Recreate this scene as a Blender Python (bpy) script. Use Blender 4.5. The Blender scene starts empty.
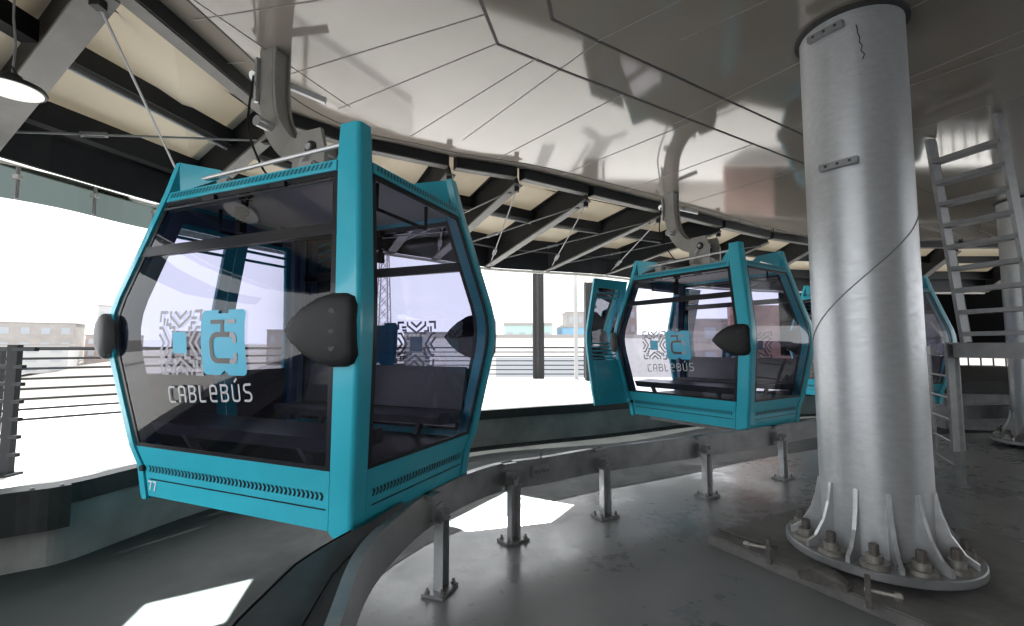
import bpy, math, random
from mathutils import Vector, Matrix
random.seed(7)
SC = bpy.context.scene
COL = SC.collection
R = math.radians

# ------------------------------------------------------------------ materials
def new_mat(name):
    m = bpy.data.materials.new(name); m.use_nodes = True
    nt = m.node_tree; nt.nodes.clear()
    out = nt.nodes.new('ShaderNodeOutputMaterial')
    return m, nt, out

def pbr(name, col, rough=.5, metal=0., noise=0., nscale=6., bump=0., rvar=0., coat=0., stretch=None, spec=.5):
    m, nt, out = new_mat(name)
    b = nt.nodes.new('ShaderNodeBsdfPrincipled')
    b.inputs['Base Color'].default_value = (*col, 1)
    b.inputs['Roughness'].default_value = rough
    b.inputs['Metallic'].default_value = metal
    b.inputs['Specular IOR Level'].default_value = spec
    b.inputs['Coat Weight'].default_value = coat
    b.inputs['Coat Roughness'].default_value = .08
    nt.links.new(b.outputs[0], out.inputs[0])
    if noise or bump or rvar:
        tc = nt.nodes.new('ShaderNodeTexCoord')
        mp = nt.nodes.new('ShaderNodeMapping')
        if stretch: mp.inputs['Scale'].default_value = stretch
        nt.links.new(tc.outputs['Object'], mp.inputs[0])
        n = nt.nodes.new('ShaderNodeTexNoise'); n.inputs['Scale'].default_value = nscale
        n.inputs['Detail'].default_value = 7; n.inputs['Roughness'].default_value = .62
        nt.links.new(mp.outputs[0], n.inputs['Vector'])
        if noise:
            r = nt.nodes.new('ShaderNodeValToRGB')
            r.color_ramp.elements[0].position = .3; r.color_ramp.elements[1].position = .7
            r.color_ramp.elements[0].color = (*[max(0, c*(1-noise)) for c in col], 1)
            r.color_ramp.elements[1].color = (*[min(1, c*(1+noise)) for c in col], 1)
            nt.links.new(n.outputs['Fac'], r.inputs[0]); nt.links.new(r.outputs[0], b.inputs['Base Color'])
        if rvar:
            mr = nt.nodes.new('ShaderNodeMapRange')
            mr.inputs['From Min'].default_value = .3; mr.inputs['From Max'].default_value = .7
            mr.inputs['To Min'].default_value = max(.02, rough-rvar); mr.inputs['To Max'].default_value = min(1, rough+rvar)
            nt.links.new(n.outputs['Fac'], mr.inputs[0]); nt.links.new(mr.outputs[0], b.inputs['Roughness'])
        if bump:
            bp = nt.nodes.new('ShaderNodeBump'); bp.inputs['Strength'].default_value = bump
            bp.inputs['Distance'].default_value = .01
            nt.links.new(n.outputs['Fac'], bp.inputs['Height']); nt.links.new(bp.outputs[0], b.inputs['Normal'])
    return m

def glass_mat(name, tint, refl=1.0, rough=.01):
    m, nt, out = new_mat(name)
    t = nt.nodes.new('ShaderNodeBsdfTransparent'); t.inputs[0].default_value = (*tint, 1)
    g = nt.nodes.new('ShaderNodeBsdfGlossy'); g.inputs['Roughness'].default_value = rough
    g.inputs[0].default_value = (refl, refl, refl, 1)
    f = nt.nodes.new('ShaderNodeFresnel'); f.inputs['IOR'].default_value = 1.5
    mx = nt.nodes.new('ShaderNodeMixShader')
    nt.links.new(f.outputs[0], mx.inputs[0]); nt.links.new(t.outputs[0], mx.inputs[1]); nt.links.new(g.outputs[0], mx.inputs[2])
    nt.links.new(mx.outputs[0], out.inputs[0])
    return m

def concrete_floor(name, c0, c1, rough, spec=.5):
    m, nt, out = new_mat(name)
    b = nt.nodes.new('ShaderNodeBsdfPrincipled')
    b.inputs['Specular IOR Level'].default_value = spec
    tc = nt.nodes.new('ShaderNodeTexCoord')
    n1 = nt.nodes.new('ShaderNodeTexNoise'); n1.inputs['Scale'].default_value = .9; n1.inputs['Detail'].default_value = 8; n1.inputs['Roughness'].default_value = .65
    n2 = nt.nodes.new('ShaderNodeTexNoise'); n2.inputs['Scale'].default_value = 9; n2.inputs['Detail'].default_value = 6
    nt.links.new(tc.outputs['Object'], n1.inputs['Vector']); nt.links.new(tc.outputs['Object'], n2.inputs['Vector'])
    r = nt.nodes.new('ShaderNodeValToRGB')
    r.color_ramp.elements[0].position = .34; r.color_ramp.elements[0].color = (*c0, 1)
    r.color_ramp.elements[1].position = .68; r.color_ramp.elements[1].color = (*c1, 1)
    mxx = nt.nodes.new('ShaderNodeMath'); mxx.operation = 'MULTIPLY_ADD'; mxx.inputs[1].default_value = .25
    nt.links.new(n2.outputs['Fac'], mxx.inputs[0])
    sc = nt.nodes.new('ShaderNodeMath'); sc.operation = 'MULTIPLY'; sc.inputs[1].default_value = .75
    nt.links.new(n1.outputs['Fac'], sc.inputs[0]); nt.links.new(sc.outputs[0], mxx.inputs[2])
    nt.links.new(mxx.outputs[0], r.inputs[0]); nt.links.new(r.outputs[0], b.inputs['Base Color'])
    mr = nt.nodes.new('ShaderNodeMapRange'); mr.inputs['From Min'].default_value = .35; mr.inputs['From Max'].default_value = .65
    mr.inputs['To Min'].default_value = rough-.1; mr.inputs['To Max'].default_value = rough+.18
    nt.links.new(mxx.outputs[0], mr.inputs[0]); nt.links.new(mr.outputs[0], b.inputs['Roughness'])
    bp = nt.nodes.new('ShaderNodeBump'); bp.inputs['Strength'].default_value = .12; bp.inputs['Distance'].default_value = .02
    nt.links.new(n1.outputs['Fac'], bp.inputs['Height']); nt.links.new(bp.outputs[0], b.inputs['Normal'])
    nt.links.new(b.outputs[0], out.inputs[0])
    return m

def translucent_mat(name, col, fac):
    m, nt, out = new_mat(name)
    d = nt.nodes.new('ShaderNodeBsdfDiffuse'); d.inputs[0].default_value = (*col, 1)
    t = nt.nodes.new('ShaderNodeBsdfTranslucent'); t.inputs[0].default_value = (*col, 1)
    mx = nt.nodes.new('ShaderNodeMixShader'); mx.inputs[0].default_value = fac
    nt.links.new(d.outputs[0], mx.inputs[1]); nt.links.new(t.outputs[0], mx.inputs[2]); nt.links.new(mx.outputs[0], out.inputs[0])
    return m

def emit_mat(name, col, s):
    m, nt, out = new_mat(name)
    e = nt.nodes.new('ShaderNodeEmission'); e.inputs[0].default_value = (*col, 1); e.inputs[1].default_value = s
    nt.links.new(e.outputs[0], out.inputs[0]); return m

M = dict(
    teal=pbr('teal_paint', (.03, .43, .56), .32, 0, .05, 3, coat=.4),
    teal_dark=pbr('teal_shadow', (.008, .11, .15), .4),
    logo=pbr('logo_blue', (.02, .36, .55), .4),
    pale=pbr('decal_grey', (.3, .3, .33), .5),
    white=pbr('white_lettering', (.42, .43, .45), .5),
    number_white=pbr('number_white', (.75, .77, .78), .5),
    black=pbr('black_rubber', (.009, .0095, .011), .6, 0, .2, 20, spec=.3),
    bump_lit=pbr('sky_lit_bumper', (.14, .14, .14), .4), void=pbr('matt_black', (.004, .004, .004), 1, spec=0.),  # outer bumper: sky light on black rubber put into the grey colour
    steel_black=pbr('black_steel', (.014, .0145, .016), .5, .0, .25, 5, spec=.35),
    flange=pbr('grey_flange', (.16, .155, .15), .5, .1, .15, 5),
    gasket=pbr('window_gasket', (.011, .012, .017), .3),
    inner=pbr('cabin_interior_navy', (.07, .12, .22), .45),
    seat=pbr('bench_plastic', (.1, .095, .11), .3, 0, .1, 12),
    cabin_floor=pbr('cabin_floor', (.06, .05, .05), .45, 0, .25, 25),
    cabin_ceil=pbr('cabin_ceiling', (.85, .82, .8), .5),
    galv=pbr('galvanised_steel', (.5, .51, .52), .36, .5, .18, 7, .15, .1),
    galv_col=pbr('galvanised_column', (.5, .515, .53), .38, .45, .1, 14, .12, .1, stretch=(1, 1, 2.2)),
    galv_dull=pbr('dull_galvanised', (.25, .255, .26), .46, .35, .25, 6, .15, .1),
    rail_steel=pbr('rail_steel', (.24, .245, .25), .4, .4, .3, 4, .15, .12),
    rail_dark=pbr('rail_trough', (.06, .062, .063), .5, .1, .3, 6),
    belt=pbr('rubber_belt', (.014, .015, .015), .85, 0, .3, 8),
    hanger=pbr('hanger_grey', (.33, .32, .3), .45, .35, .1, 6),
    ceil=pbr('ceiling_panel', (.25, .224, .196), .07, .0, .03, 2.0, coat=.22, spec=.55),
    joint=pbr('ceiling_joint', (.03, .03, .03), .6),
    joint_light=pbr('ceiling_joint_light', (.3, .28, .25), .5),
    roof=translucent_mat('cream_roof_panel', (.68, .63, .54), .25),
    conduit=pbr('conduit', (.5, .5, .5), .4, .3),
    wall=pbr('retaining_concrete', (.21, .21, .2), .8, 0, .25, 2.2, .3),
    trim=pbr('edge_steel', (.018, .02, .02), .5, .1, .3, 6),
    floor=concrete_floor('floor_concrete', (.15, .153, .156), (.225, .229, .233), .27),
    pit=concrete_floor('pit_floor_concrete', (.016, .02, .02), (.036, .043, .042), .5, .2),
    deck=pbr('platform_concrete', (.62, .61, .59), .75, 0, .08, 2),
    ground=pbr('hill_ground', (.2, .185, .17), .9, 0, .15, .05),
    plinth=pbr('plinth_concrete', (.15, .146, .14), .75, 0, .3, 5, .3),
    bolt=pbr('bolt_steel', (.3, .285, .26), .45, .5, .3, 30),
    rust=pbr('bolt_dark', (.13, .12, .11), .6, .4, .3, 30),
    rail_paint=pbr('railing_dark', (.016, .018, .02), .65, spec=.3),
    cream_steel=pbr('cream_steel', (.6, .58, .53), .5),
    cabin_glass=glass_mat('tinted_glass', (.54, .54, .62), .7),
    clear_glass=glass_mat('clear_glass', (.8, .82, .84), .9),
    skirt=glass_mat('eave_sheet', (.27, .3, .29), .3, .2),
    lamp=emit_mat('lamp_disc', (1, .97, .88), .8),
    b_teal=pbr('teal_facade_hazed', (.36, .48, .46), .8), b_blue=pbr('blue_facade_hazed', (.2, .36, .5), .8),  # city colours kept pale, distance haze is put into the paint
    b_pale=pbr('pale_facade', (.32, .30, .285), .85, 0, .1, .6), b_brick=pbr('brick_facade_hazed', (.3, .245, .225), .85, 0, .15, .6),
    b_white=pbr('white_facade', (.42, .42, .42), .85), b_roof=pbr('flat_roof', (.3, .28, .27), .9),
    b_win=pbr('facade_window_hazed', (.33, .35, .38), .6), tower=pbr('tower_steel', (.35, .33, .33), .6),
    leaf=pbr('tree_green', (.1, .16, .06), .9, 0, .4, 1.5),
    mural=pbr('mural_wall', (.4, .25, .22), .8, 0, .6, .9),
    tarp=pbr('dark_cover', (.02, .02, .022), .6, 0, .3, 6, .4),
)

# ------------------------------------------------------------------ mesh builder
class MB:
    def __init__(s): s.v = []; s.f = []
    def add(s, vs, fs):
        o = len(s.v); s.v += [Vector(v) for v in vs]; s.f += [[i+o for i in f] for f in fs]; return s
    def box(s, c, d, rot=None):
        c = Vector(c); x, y, z = [k/2 for k in d]
        vs = [Vector((i*x, j*y, k*z)) for k in (-1, 1) for j in (-1, 1) for i in (-1, 1)]
        if rot is not None: vs = [rot @ v for v in vs]
        return s.add([c+v for v in vs], [(0,2,3,1),(4,5,7,6),(0,1,5,4),(2,6,7,3),(0,4,6,2),(1,3,7,5)])
    def bar(s, p, q, w, h, up=(0,0,1), off=(0,0)):
        p, q = Vector(p), Vector(q); t = (q-p).normalized(); u = Vector(up)
        sd = t.cross(u)
        if sd.length < 1e-5: sd = t.cross(Vector((1,0,0)))
        sd.normalize(); u = sd.cross(t).normalized()
        o = sd*off[0]+u*off[1]
        vs = [b+o+sd*(i*w/2)+u*(j*h/2) for b in (p, q) for i, j in ((-1,-1),(1,-1),(1,1),(-1,1))]
        return s.add(vs, [(0,1,2,3),(7,6,5,4),(0,4,5,1),(1,5,6,2),(2,6,7,3),(3,7,4,0)])
    def ibeam(s, p, q, w, h, tf, tw):            # p,q = centre line of the bottom flange underside
        s.bar(p, q, tw, h, off=(0, h/2)); s.bar(p, q, w, tf, off=(0, tf/2)); s.bar(p, q, w, tf, off=(0, h-tf/2)); return s
    def loft(s, rings, cap=True, closed=True):
        n = len(rings[0]); vs = [v for r in rings for v in r]; fs = []
        for i in range(len(rings)-1):
            for j in range(n if closed else n-1):
                k = (j+1) % n
                fs.append((i*n+j, i*n+k, (i+1)*n+k, (i+1)*n+j))
        if cap: fs.append(tuple(range(n-1, -1, -1))); fs.append(tuple((len(rings)-1)*n+j for j in range(n)))
        return s.add(vs, fs)
    def tube(s, pts, r, n=8, cap=True):
        pts = [Vector(p) for p in pts]; rings = []; u = None
        for i, p in enumerate(pts):
            t = (pts[min(i+1, len(pts)-1)]-pts[max(i-1, 0)]).normalized()
            if u is None:
                u = t.cross(Vector((0,0,1)))
                if u.length < 1e-3: u = t.cross(Vector((1,0,0)))
            u = (u-t*u.dot(t)).normalized(); w = t.cross(u)
            rr = r[i] if isinstance(r, (list, tuple)) else r
            rings.append([p+(u*math.cos(a)+w*math.sin(a))*rr for a in [2*math.pi*k/n for k in range(n)]])
        return s.loft(rings, cap)
    def sweep(s, pts, w, h, up=(0,0,1)):         # rectangular section along a path
        pts = [Vector(p) for p in pts]; rings = []
        for i, p in enumerate(pts):
            t = (pts[min(i+1, len(pts)-1)]-pts[max(i-1, 0)]).normalized()
            sd = t.cross(Vector(up)).normalized(); u = sd.cross(t)
            rings.append([p+sd*(a*w/2)+u*(b*h/2) for a, b in ((-1,-1),(1,-1),(1,1),(-1,1))])
        return s.loft(rings)
    def lathe(s, prof, c=(0,0,0), n=32):
        c = Vector(c)
        rings = [[c+Vector((r*math.cos(2*math.pi*k/n), r*math.sin(2*math.pi*k/n), z)) for k in range(n)] for r, z in prof]
        return s.loft(rings)
    def prism(s, poly, d):
        d = Vector(d); poly = [Vector(p) for p in poly]
        return s.loft([poly, [p+d for p in poly]])
    def build(s, name, mat, parent=None, smooth=False, world=False, bevel=0, angle=40):
        vs = s.v
        me = bpy.data.meshes.new(name)
        o = bpy.data.objects.new(name, me); COL.objects.link(o)
        if parent is not None:
            if world:
                inv = world_mat(parent).inverted(); vs = [inv @ v for v in vs]
            o.parent = parent
        else:
            lo = Vector([min(v[i] for v in vs) for i in range(3)]); hi = Vector([max(v[i] for v in vs) for i in range(3)])
            org = Vector(((lo.x+hi.x)/2, (lo.y+hi.y)/2, lo.z)); o.location = org; vs = [v-org for v in vs]
        me.from_pydata([tuple(v) for v in vs], [], s.f); me.update()
        import bmesh
        bm = bmesh.new(); bm.from_mesh(me); bmesh.ops.recalc_face_normals(bm, faces=bm.faces)
        if bevel: bmesh.ops.bevel(bm, geom=[e for e in bm.edges if len(e.link_faces) == 2 and e.calc_face_angle(0) > R(50)], offset=bevel, segments=2, affect='EDGES', clamp_overlap=True)
        bm.to_mesh(me); bm.free()
        if smooth:
            me.polygons.foreach_set('use_smooth', [True]*len(me.polygons))
            try: me.set_sharp_from_angle(angle=R(angle))
            except Exception: pass
        me.materials.append(M[mat] if isinstance(mat, str) else mat)
        return o

def world_mat(o):
    m = Matrix.Translation(o.location) @ o.rotation_euler.to_matrix().to_4x4()
    return world_mat(o.parent) @ m if o.parent else m

def tag(o, label, cat, group=None):
    o['label'] = label; o['category'] = cat
    if group: o['group'] = group
    return o
def thing(name, label, cat, loc=(0,0,0), rz=0, group=None):
    o = bpy.data.objects.new(name, None); COL.objects.link(o); o.empty_display_size = .2
    o.location = loc; o.rotation_euler = (0,0,rz); return tag(o, label, cat, group)
def struct(o): o['kind'] = 'structure'; return o
def copy_tree(o, parent=None):
    c = o.copy(); COL.objects.link(c); c.parent = parent
    for ch in list(o.children): copy_tree(ch, c)
    return c

def lerp(a, b, t): return a+(b-a)*t
def interp(knots, z):
    if z <= knots[0][0]: return knots[0][1]
    for (a, va), (b, vb) in zip(knots, knots[1:]):
        if z <= b: return va+(vb-va)*(z-a)/(b-a)
    return knots[-1][1]
def spline(pts, n=8):
    pts = [Vector(p) for p in pts]; out = []
    P = [pts[0]*2-pts[1]]+pts+[pts[-1]*2-pts[-2]]
    for i in range(1, len(P)-2):
        a, b, c, d = P[i-1:i+3]
        for k in range(n):
            t = k/n
            out.append(.5*((2*b)+(c-a)*t+(2*a-5*b+4*c-d)*t*t+(3*b-3*c+d-a)*t**3))
    out.append(pts[-1]); return out
def offset_path(pts, d):                         # to the left of travel, in plan
    res = []
    for i, p in enumerate(pts):
        t = pts[min(i+1, len(pts)-1)]-pts[max(i-1, 0)]; t.z = 0; t.normalize()
        res.append(p+Vector((-t.y, t.x, 0))*d)
    return res
def at_s(pts, s):
    for a, b in zip(pts, pts[1:]):
        L = (b-a).length
        if s <= L: return a.lerp(b, s/L), (b-a).normalized()
        s -= L
    return pts[-1], (pts[-1]-pts[-2]).normalized()

# ------------------------------------------------------------------ the setting
CEIL = 4.3
PLAT = .6
# retaining wall line (inner face of the raised platform), plan
WALL = [(-6.2,1.2),(-4.9,2.7),(-3.85,3.6),(-3.55,3.85),(-3.4,4.38),(-3.2,5.05),(-2.4,6.5),(-1.0,7.85),(.4,8.65),(1.75,9.3),(4.2,10.7),(7.2,12.0),(11,12.5),(17,12.6)]
wall_pts = spline([(x,y,0) for x,y in WALL], 6)

mb = MB(); mb.add([(-14,-8,0),(20,-8,0),(20,14,0),(-14,14,0)], [(0,1,2,3)])
struct(mb.build('floor', 'floor'))

pit_in = spline([Vector((x,y,0)) for x,y in [(-1.2,-1),(-1.15,1.2),(-1.12,2.3),(-1.1,2.9),(-1.0,3.6),(-.62,4.35),(.2,5.1),(.85,5.6),(2.2,6.35),(4.5,7.7),(8.0,9.2),(10,9.5),(14,9.7)]], 6)
def strip_wall(pts, z0, z1, th):
    o = offset_path(pts, th); n = len(pts)
    rings = [[Vector((a.x,a.y,z0)),Vector((b.x,b.y,z0)),Vector((b.x,b.y,z1)),Vector((a.x,a.y,z1))] for a, b in zip(pts, o)]
    return MB().loft(rings)
struct(strip_wall(wall_pts, 0, .46, .3).build('wall_left', 'wall'))
trim_in = offset_path(wall_pts, -.03)
struct(strip_wall(trim_in, .46, PLAT+.015, .16).build('trim_1', 'trim'))
L_ = sum((b-a).length for a, b in zip(wall_pts, wall_pts[1:])); L2_ = sum((b-a).length for a, b in zip(pit_in, pit_in[1:]))
mb = MB(); vs = []
for k in range(50):
    a = at_s(wall_pts, L_*k/49)[0]; b = at_s(pit_in, L2_*k/49)[0]; vs += [(a.x,a.y,.004), (b.x,b.y,.004)]
mb.add(vs, [(2*k, 2*k+1, 2*k+3, 2*k+2) for k in range(49)])
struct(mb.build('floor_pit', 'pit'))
# unseen walls added to cut fill light, behind the camera and far right
struct(MB().box((17.0,2.5,.6), (.2,20,1.2)).build('added_light_block_right', 'wall'))
struct(MB().box((7.2,-7.2,2.15), (20,.2,4.3)).build('added_light_block_front', 'wall'))
# nearer, thicker steel edge with bolts where the platform edge turns
# platform deck
outer = [(-22,-9),(-22,16),(-11,23),(6,24),(20,24)]
mb = MB()
dk = offset_path(wall_pts, .1)
lo = [Vector((p.x,p.y,PLAT)) for p in dk]
n = len(lo)
outp = []
L = [0]
OUT = [Vector((-13,-3,PLAT)),Vector((-12,4,PLAT)),Vector((-9,9.5,PLAT)),Vector((-6,15,PLAT)),Vector((-1.5,17.3,PLAT)),Vector((3.5,17.3,PLAT)),Vector((9,17.5,PLAT)),Vector((18,17.5,PLAT))]
Ltot = sum((b-a).length for a, b in zip(OUT, OUT[1:]))
for i in range(n): outp.append(at_s(OUT, Ltot*i/(n-1))[0])
vs = []
for a, b in zip(lo, outp): vs += [a, b]
mb.add(vs, [(2*i, 2*i+1, 2*i+3, 2*i+2) for i in range(n-1)])
vs2 = [Vector((v.x,v.y,-.3)) for v in outp]
mb.add(outp+vs2, [(i, i+1, n+i+1, n+i) for i in range(n-1)])
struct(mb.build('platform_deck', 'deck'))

# hillside ground far below, rising to a hazy horizon
mb = MB(); gx = 30; vs = []
for j in range(16):
    y = 18+ (j/15)**2*420
    for i in range(gx+1):
        x = (i/gx-.5)*(2*y+120)
        h = -5 - 2*math.sin(j*.5) + max(0, (y-60))*.026 + 1.6*math.sin(i*1.3+j*.7)
        vs.append((x, y, h))
mb.add(vs, [(j*(gx+1)+i, j*(gx+1)+i+1, (j+1)*(gx+1)+i+1, (j+1)*(gx+1)+i) for j in range(15) for i in range(gx)])
struct(mb.build('hillside', 'ground', smooth=True))
mb = MB(); mb.add([(-160,-20,-6.5),(-13,-20,-6.5),(-13,30,-6.5),(-160,120,-4)], [(0,1,2,3)])
struct(mb.build('valley_ground', 'ground'))

# ceiling slab: glossy panelled underside of the drive machinery enclosure
EDGE = [(-2.75,-7),(-2.78,3.3),(-2.7,4.0),(-2.64,4.7),(-2.45,5.2),(-2.08,5.66),(-1.5,5.98),(-.97,6.3),(.09,6.76),(1.18,7.45),(2.5,8.32),(3.75,9.2),(5.4,10.3),(7.0,11.2),(8.4,11.6),(10.3,11.6),(18,11.6),(18,-7)]
edge = [Vector((x,y,CEIL)) for x,y in EDGE]
# smooth the curved part
cur = spline(edge[1:15], 5)
poly = [edge[0]]+cur+edge[15:]
cxy = Vector((7, 3, 0))
def inset(p, d):
    v = Vector((cxy.x-p.x, cxy.y-p.y, 0)); return p+v.normalized()*d
inn = [inset(p, .33) for p in poly]
mb = MB(); n = len(poly)
mb.add(inn, [tuple(range(n))])
lip = [p+Vector((0,0,.03)) for p in poly]
mb.loft([inn, lip, [p+Vector((0,0,.34)) for p in poly]], cap=False)
mb.add([p+Vector((0,0,.34)) for p in poly], [tuple(range(n))])
ceil_o = struct(mb.build('ceiling', 'ceil'))
def seam(pts, w, name, mat, z=CEIL-.002):
    mb = MB()
    for a, b in zip(pts, pts[1:]): mb.bar((a[0],a[1],z), (b[0],b[1],z), w, .006)
    return struct(mb.build(name, mat, ceil_o, world=True))
seam([(-.33,2.6),(-.237,3.357),(-.124,3.866),(.475,4.25),(4.06,6.455),(7.5,8.55),(12,11.3)], .024, 'panel_joint', 'joint')
seam([(.24,2.7),(.27,3.357),(.316,3.56),(.72,3.82),(3.46,5.53),(9,9.0),(13,11.4)], .02, 'panel_joint', 'joint')
ring = [inset(p, .335) for p in cur]
seam([(p.x,p.y) for p in ring], .014, 'panel_joint', 'joint')
for a, b in [((-2.3,4.39),(-.22,3.51)), ((-1.9,4.97),(-.12,3.855)), ((-1.25,5.64),(.24,4.05)), ((-.62,5.75),(.73,3.84)), ((-.2,6.33),(1.15,4.66)), ((.75,6.95),(2.1,5.25)), ((1.9,7.65),(3.1,5.86)), ((3.1,8.45),(4.3,6.6)),
             ((-2.54,3.57),(-1.28,3.32)), ((-2.39,3.35),(-1.76,4.93)), ((-2.68,4.15),(-2.44,4.12)), ((3.6,4.83),(4.21,3.69)), ((1.9,5.3),(3.12,3.35)), ((4.4,6.14),(5.27,4.67)), ((.72,3.83),(1.48,3.16)), ((1.43,3.81),(2.03,3.25)), ((3.3,5.43),(6.5,1))]:
    seam([a, b], .007, 'panel_joint', 'joint_light')

# ------------------------------------------------------------------ roof outside the slab
# rafter: inner bottom point, outer bottom point
RAF = [((-2.72,.9,4.1),(-4.75,1.5,3.3)),
       ((-2.78,3.03,4.1),(-4.55,3.92,3.4)),
       ((-2.62,5.08,4.1),(-3.75,5.35,3.3)),
       ((-1.85,5.8,4.1),(-2.95,6.75,3.3)),
       ((-.85,6.38,4.1),(-2.0,7.75,3.3)),
       ((.1,6.8,4.1),(-1.35,8.35,3.3)),
       ((1.25,7.55,4.1),(-.46,9.21,3.3)),
       ((2.75,8.55,4.1),(.77,9.69,3.3)),
       ((4.35,9.65,4.1),(2.11,10.23,3.3)),
       ((5.9,10.65,4.1),(4.2,11.75,3.3)),
       ((7.4,11.35,4.1),(6.4,12.75,3.3)),
       ((9.2,11.65,4.1),(8.9,13.3,3.3)),
       ((11.2,11.65,4.1),(11.3,13.4,3.3)),
       ((13.4,11.65,4.1),(13.6,13.4,3.3))]
RH = .44
up = Vector((0,0,1))
for i, (a, b) in enumerate(RAF):
    a, b = Vector(a), Vector(b)
    big = (i == 1)
    lab0 = 'sloping black steel roof rafter, left edge of '
    if big: lab = 'nearest black roof rafter with wide grey underside, top left by the hanging lamp'
    else: lab = {0: 'black roof rafter beyond the top left corner of the view', 3: 'black roof rafter mostly hidden behind front cabin roof', 4: 'black roof rafter meeting the ceiling edge beside the front cabin corner post', 9: 'black roof rafter above the roof of the second cabin', 10: 'black roof rafter hidden behind the big column', 11: 'black roof rafter just right of the big column', 12: 'black roof rafter seen between the ladder treads', 13: 'last black roof rafter at the far right'}.get(i, '')
    names = {2: 'black roof rafter whose grey flange ends beside the front cabin hanger arm',
             5: 'black roof rafter just right of the front cabin, meeting ceiling edge left of two others',
             6: 'long black roof rafter left of centre of the open bay between the two cabins',
             7: 'long black roof rafter ending above the dark post in the bright opening',
             8: 'black roof rafter running behind the second cabin hanger arm'}
    th = thing('roof_rafter', names.get(i, lab), 'beam', a, 0, 'steel roof rafters')
    w, h = (.2, .55) if big else (.15, RH)
    out_end = b + (b-a).normalized()*.05
    web = MB(); web.bar(a, out_end, .03, h, off=(0, h/2)); web.bar(a, out_end, w, .025, off=(0, h-.012)); web.build('web', 'steel_black', th, world=True)
    MB().bar(a, out_end, w, .025, off=(0, .0)).build('lower_flange', 'flange', th, world=True)['label'] = 'grey lower flange'
def rp(i, t, dz=0):
    a, b = Vector(RAF[i][0]), Vector(RAF[i][1]); return a.lerp(b, t)+Vector((0,0,dz))
BAY = ['left of the nearest rafter', 'in bay beside the hanging lamp', 'in bay left of front cabin hanger', 'in bay behind the front cabin corner post', 'in first bay right of front cabin', 'in second bay right of front cabin', 'in bay above the dark post', 'in bay left of second cabin hanger', 'in bay behind second cabin hanger', 'above the second cabin', 'in bay hidden by the big column', 'in bay right of the big column', 'in bay behind the ladder']
# cladding, one sheet per bay
for i in range(len(RAF)-1):
    mb = MB()
    q = [rp(i, -.25, RH+.03), rp(i+1, -.25, RH+.03), rp(i+1, 1.0, RH+.03), rp(i, 1.0, RH+.03)]
    mb.loft([q, [p+Vector((0,0,.04)) for p in q]])
    struct(mb.build('roof_cladding', 'roof'))
for i in range(len(RAF)-1):
    for t, w, h in ((.0, .16, .34), (.5, .14, .17), (.88, .12, .22)):
        a, b = rp(i, t, RH-h/2-.01), rp(i+1, t, RH-h/2-.01)
        d = (b-a).normalized()*.06
        nm = 'edge_beam' if t == 0 else 'roof_purlin'
        o = MB().bar(a+d, b-d, w, h).build(nm, 'steel_black')
        if t == 0: MB().bar(a+d, b-d, w*.8, .012, off=(0, -h/2-.008)).build('lower_flange', 'flange', o, world=True)
        where = BAY[i]
        role = {0: 'black edge beam at the ceiling edge', .5: 'middle black purlin under the cream roof', .88: 'outer black purlin near the eave'}[t]
        tag(o, role+', '+where, 'beam', 'steel roof purlins')
    # thin sheet joint and conduit
    if i in (1, 2, 4, 5, 6, 7, 8):
        a, b = rp(i, .5, RH-.22), rp(i+1, .5, RH-.22); d = (b-a).normalized()*.08
        o = MB().tube([a+d, b-d], .014, 6).build('conduit', 'conduit')
        tag(o, 'thin pale conduit pipe under the purlin, '+BAY[i], 'pipe', 'roof conduits')
        a, b = rp(i, .25, RH+.02), rp(i+1, .25, RH+.02); d = (b-a).normalized()*.08
        struct(MB().bar(a+d, b-d, .012, .012).build('trim_2', 'steel_black'))
# eave fascia (black) and pale gutter line
ev = [Vector(b) for a, b in RAF]
fas = spline(ev, 4)
struct(MB().loft([[p+Vector((0,0,-.02)), p+Vector((0,0,RH+.08)), p+Vector((0,0,RH+.08))+ (q-p)*1.0, p+Vector((0,0,-.02))+(q-p)] for p, q in zip(fas, offset_path(fas, .04))]).build('eave_fascia', 'steel_black'))
# X bracing rods with turnbuckles
def rod(i, ta, j, tb, label, tbk=.5, dz=(.05,.05)):
    a, b = rp(i, ta, dz[0]), rp(j, tb, dz[1])
    th = thing('tie_rod', label, 'rod', a, 0, 'roof bracing rods')
    MB().tube([a, b], .011, 6).build('rod', 'galv_dull', th, world=True)
    m = a.lerp(b, tbk); t = (b-a).normalized()
    mb = MB()
    s = t.cross(up).normalized()
    for k in (-1, 1): mb.bar(m-t*.09+s*.026*k, m+t*.09+s*.026*k, .012, .03)
    mb.bar(m-t*.1-s*.0, m-t*.075, .06, .035); mb.bar(m+t*.075, m+t*.1, .06, .035)
    mb.build('turnbuckle', 'galv_dull', th, world=True)
    for e_ in (a, b): MB().box(e_, (.07,.07,.07)).build('end_bracket', 'steel_black', th, world=True)
rod(1, .03, 2, .97, 'steep grey tie rod crossing the cream roof beside the hanging lamp', .85, (-.03,.05))
rod(1, .95, 2, .12, 'long grey tie rod with turnbuckle along the dark eave, left of the front cabin', .32, (.1,.0))
for i, tx in ((4, 'first bay right of front cabin'), (5, 'second bay right of front cabin'), (6, 'bay above dark post'), (7, 'bay left of second cabin hanger'), (8, 'bay behind second cabin hanger')):
    rod(i, .02, i+1, .98, 'thin tie rod down from ceiling edge to eave, '+tx, .8, (-.05,.03))
    rod(i, .96, i+1, .1, 'thin cross rod up from the eave, '+tx, .4, (.05,.02))
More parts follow.
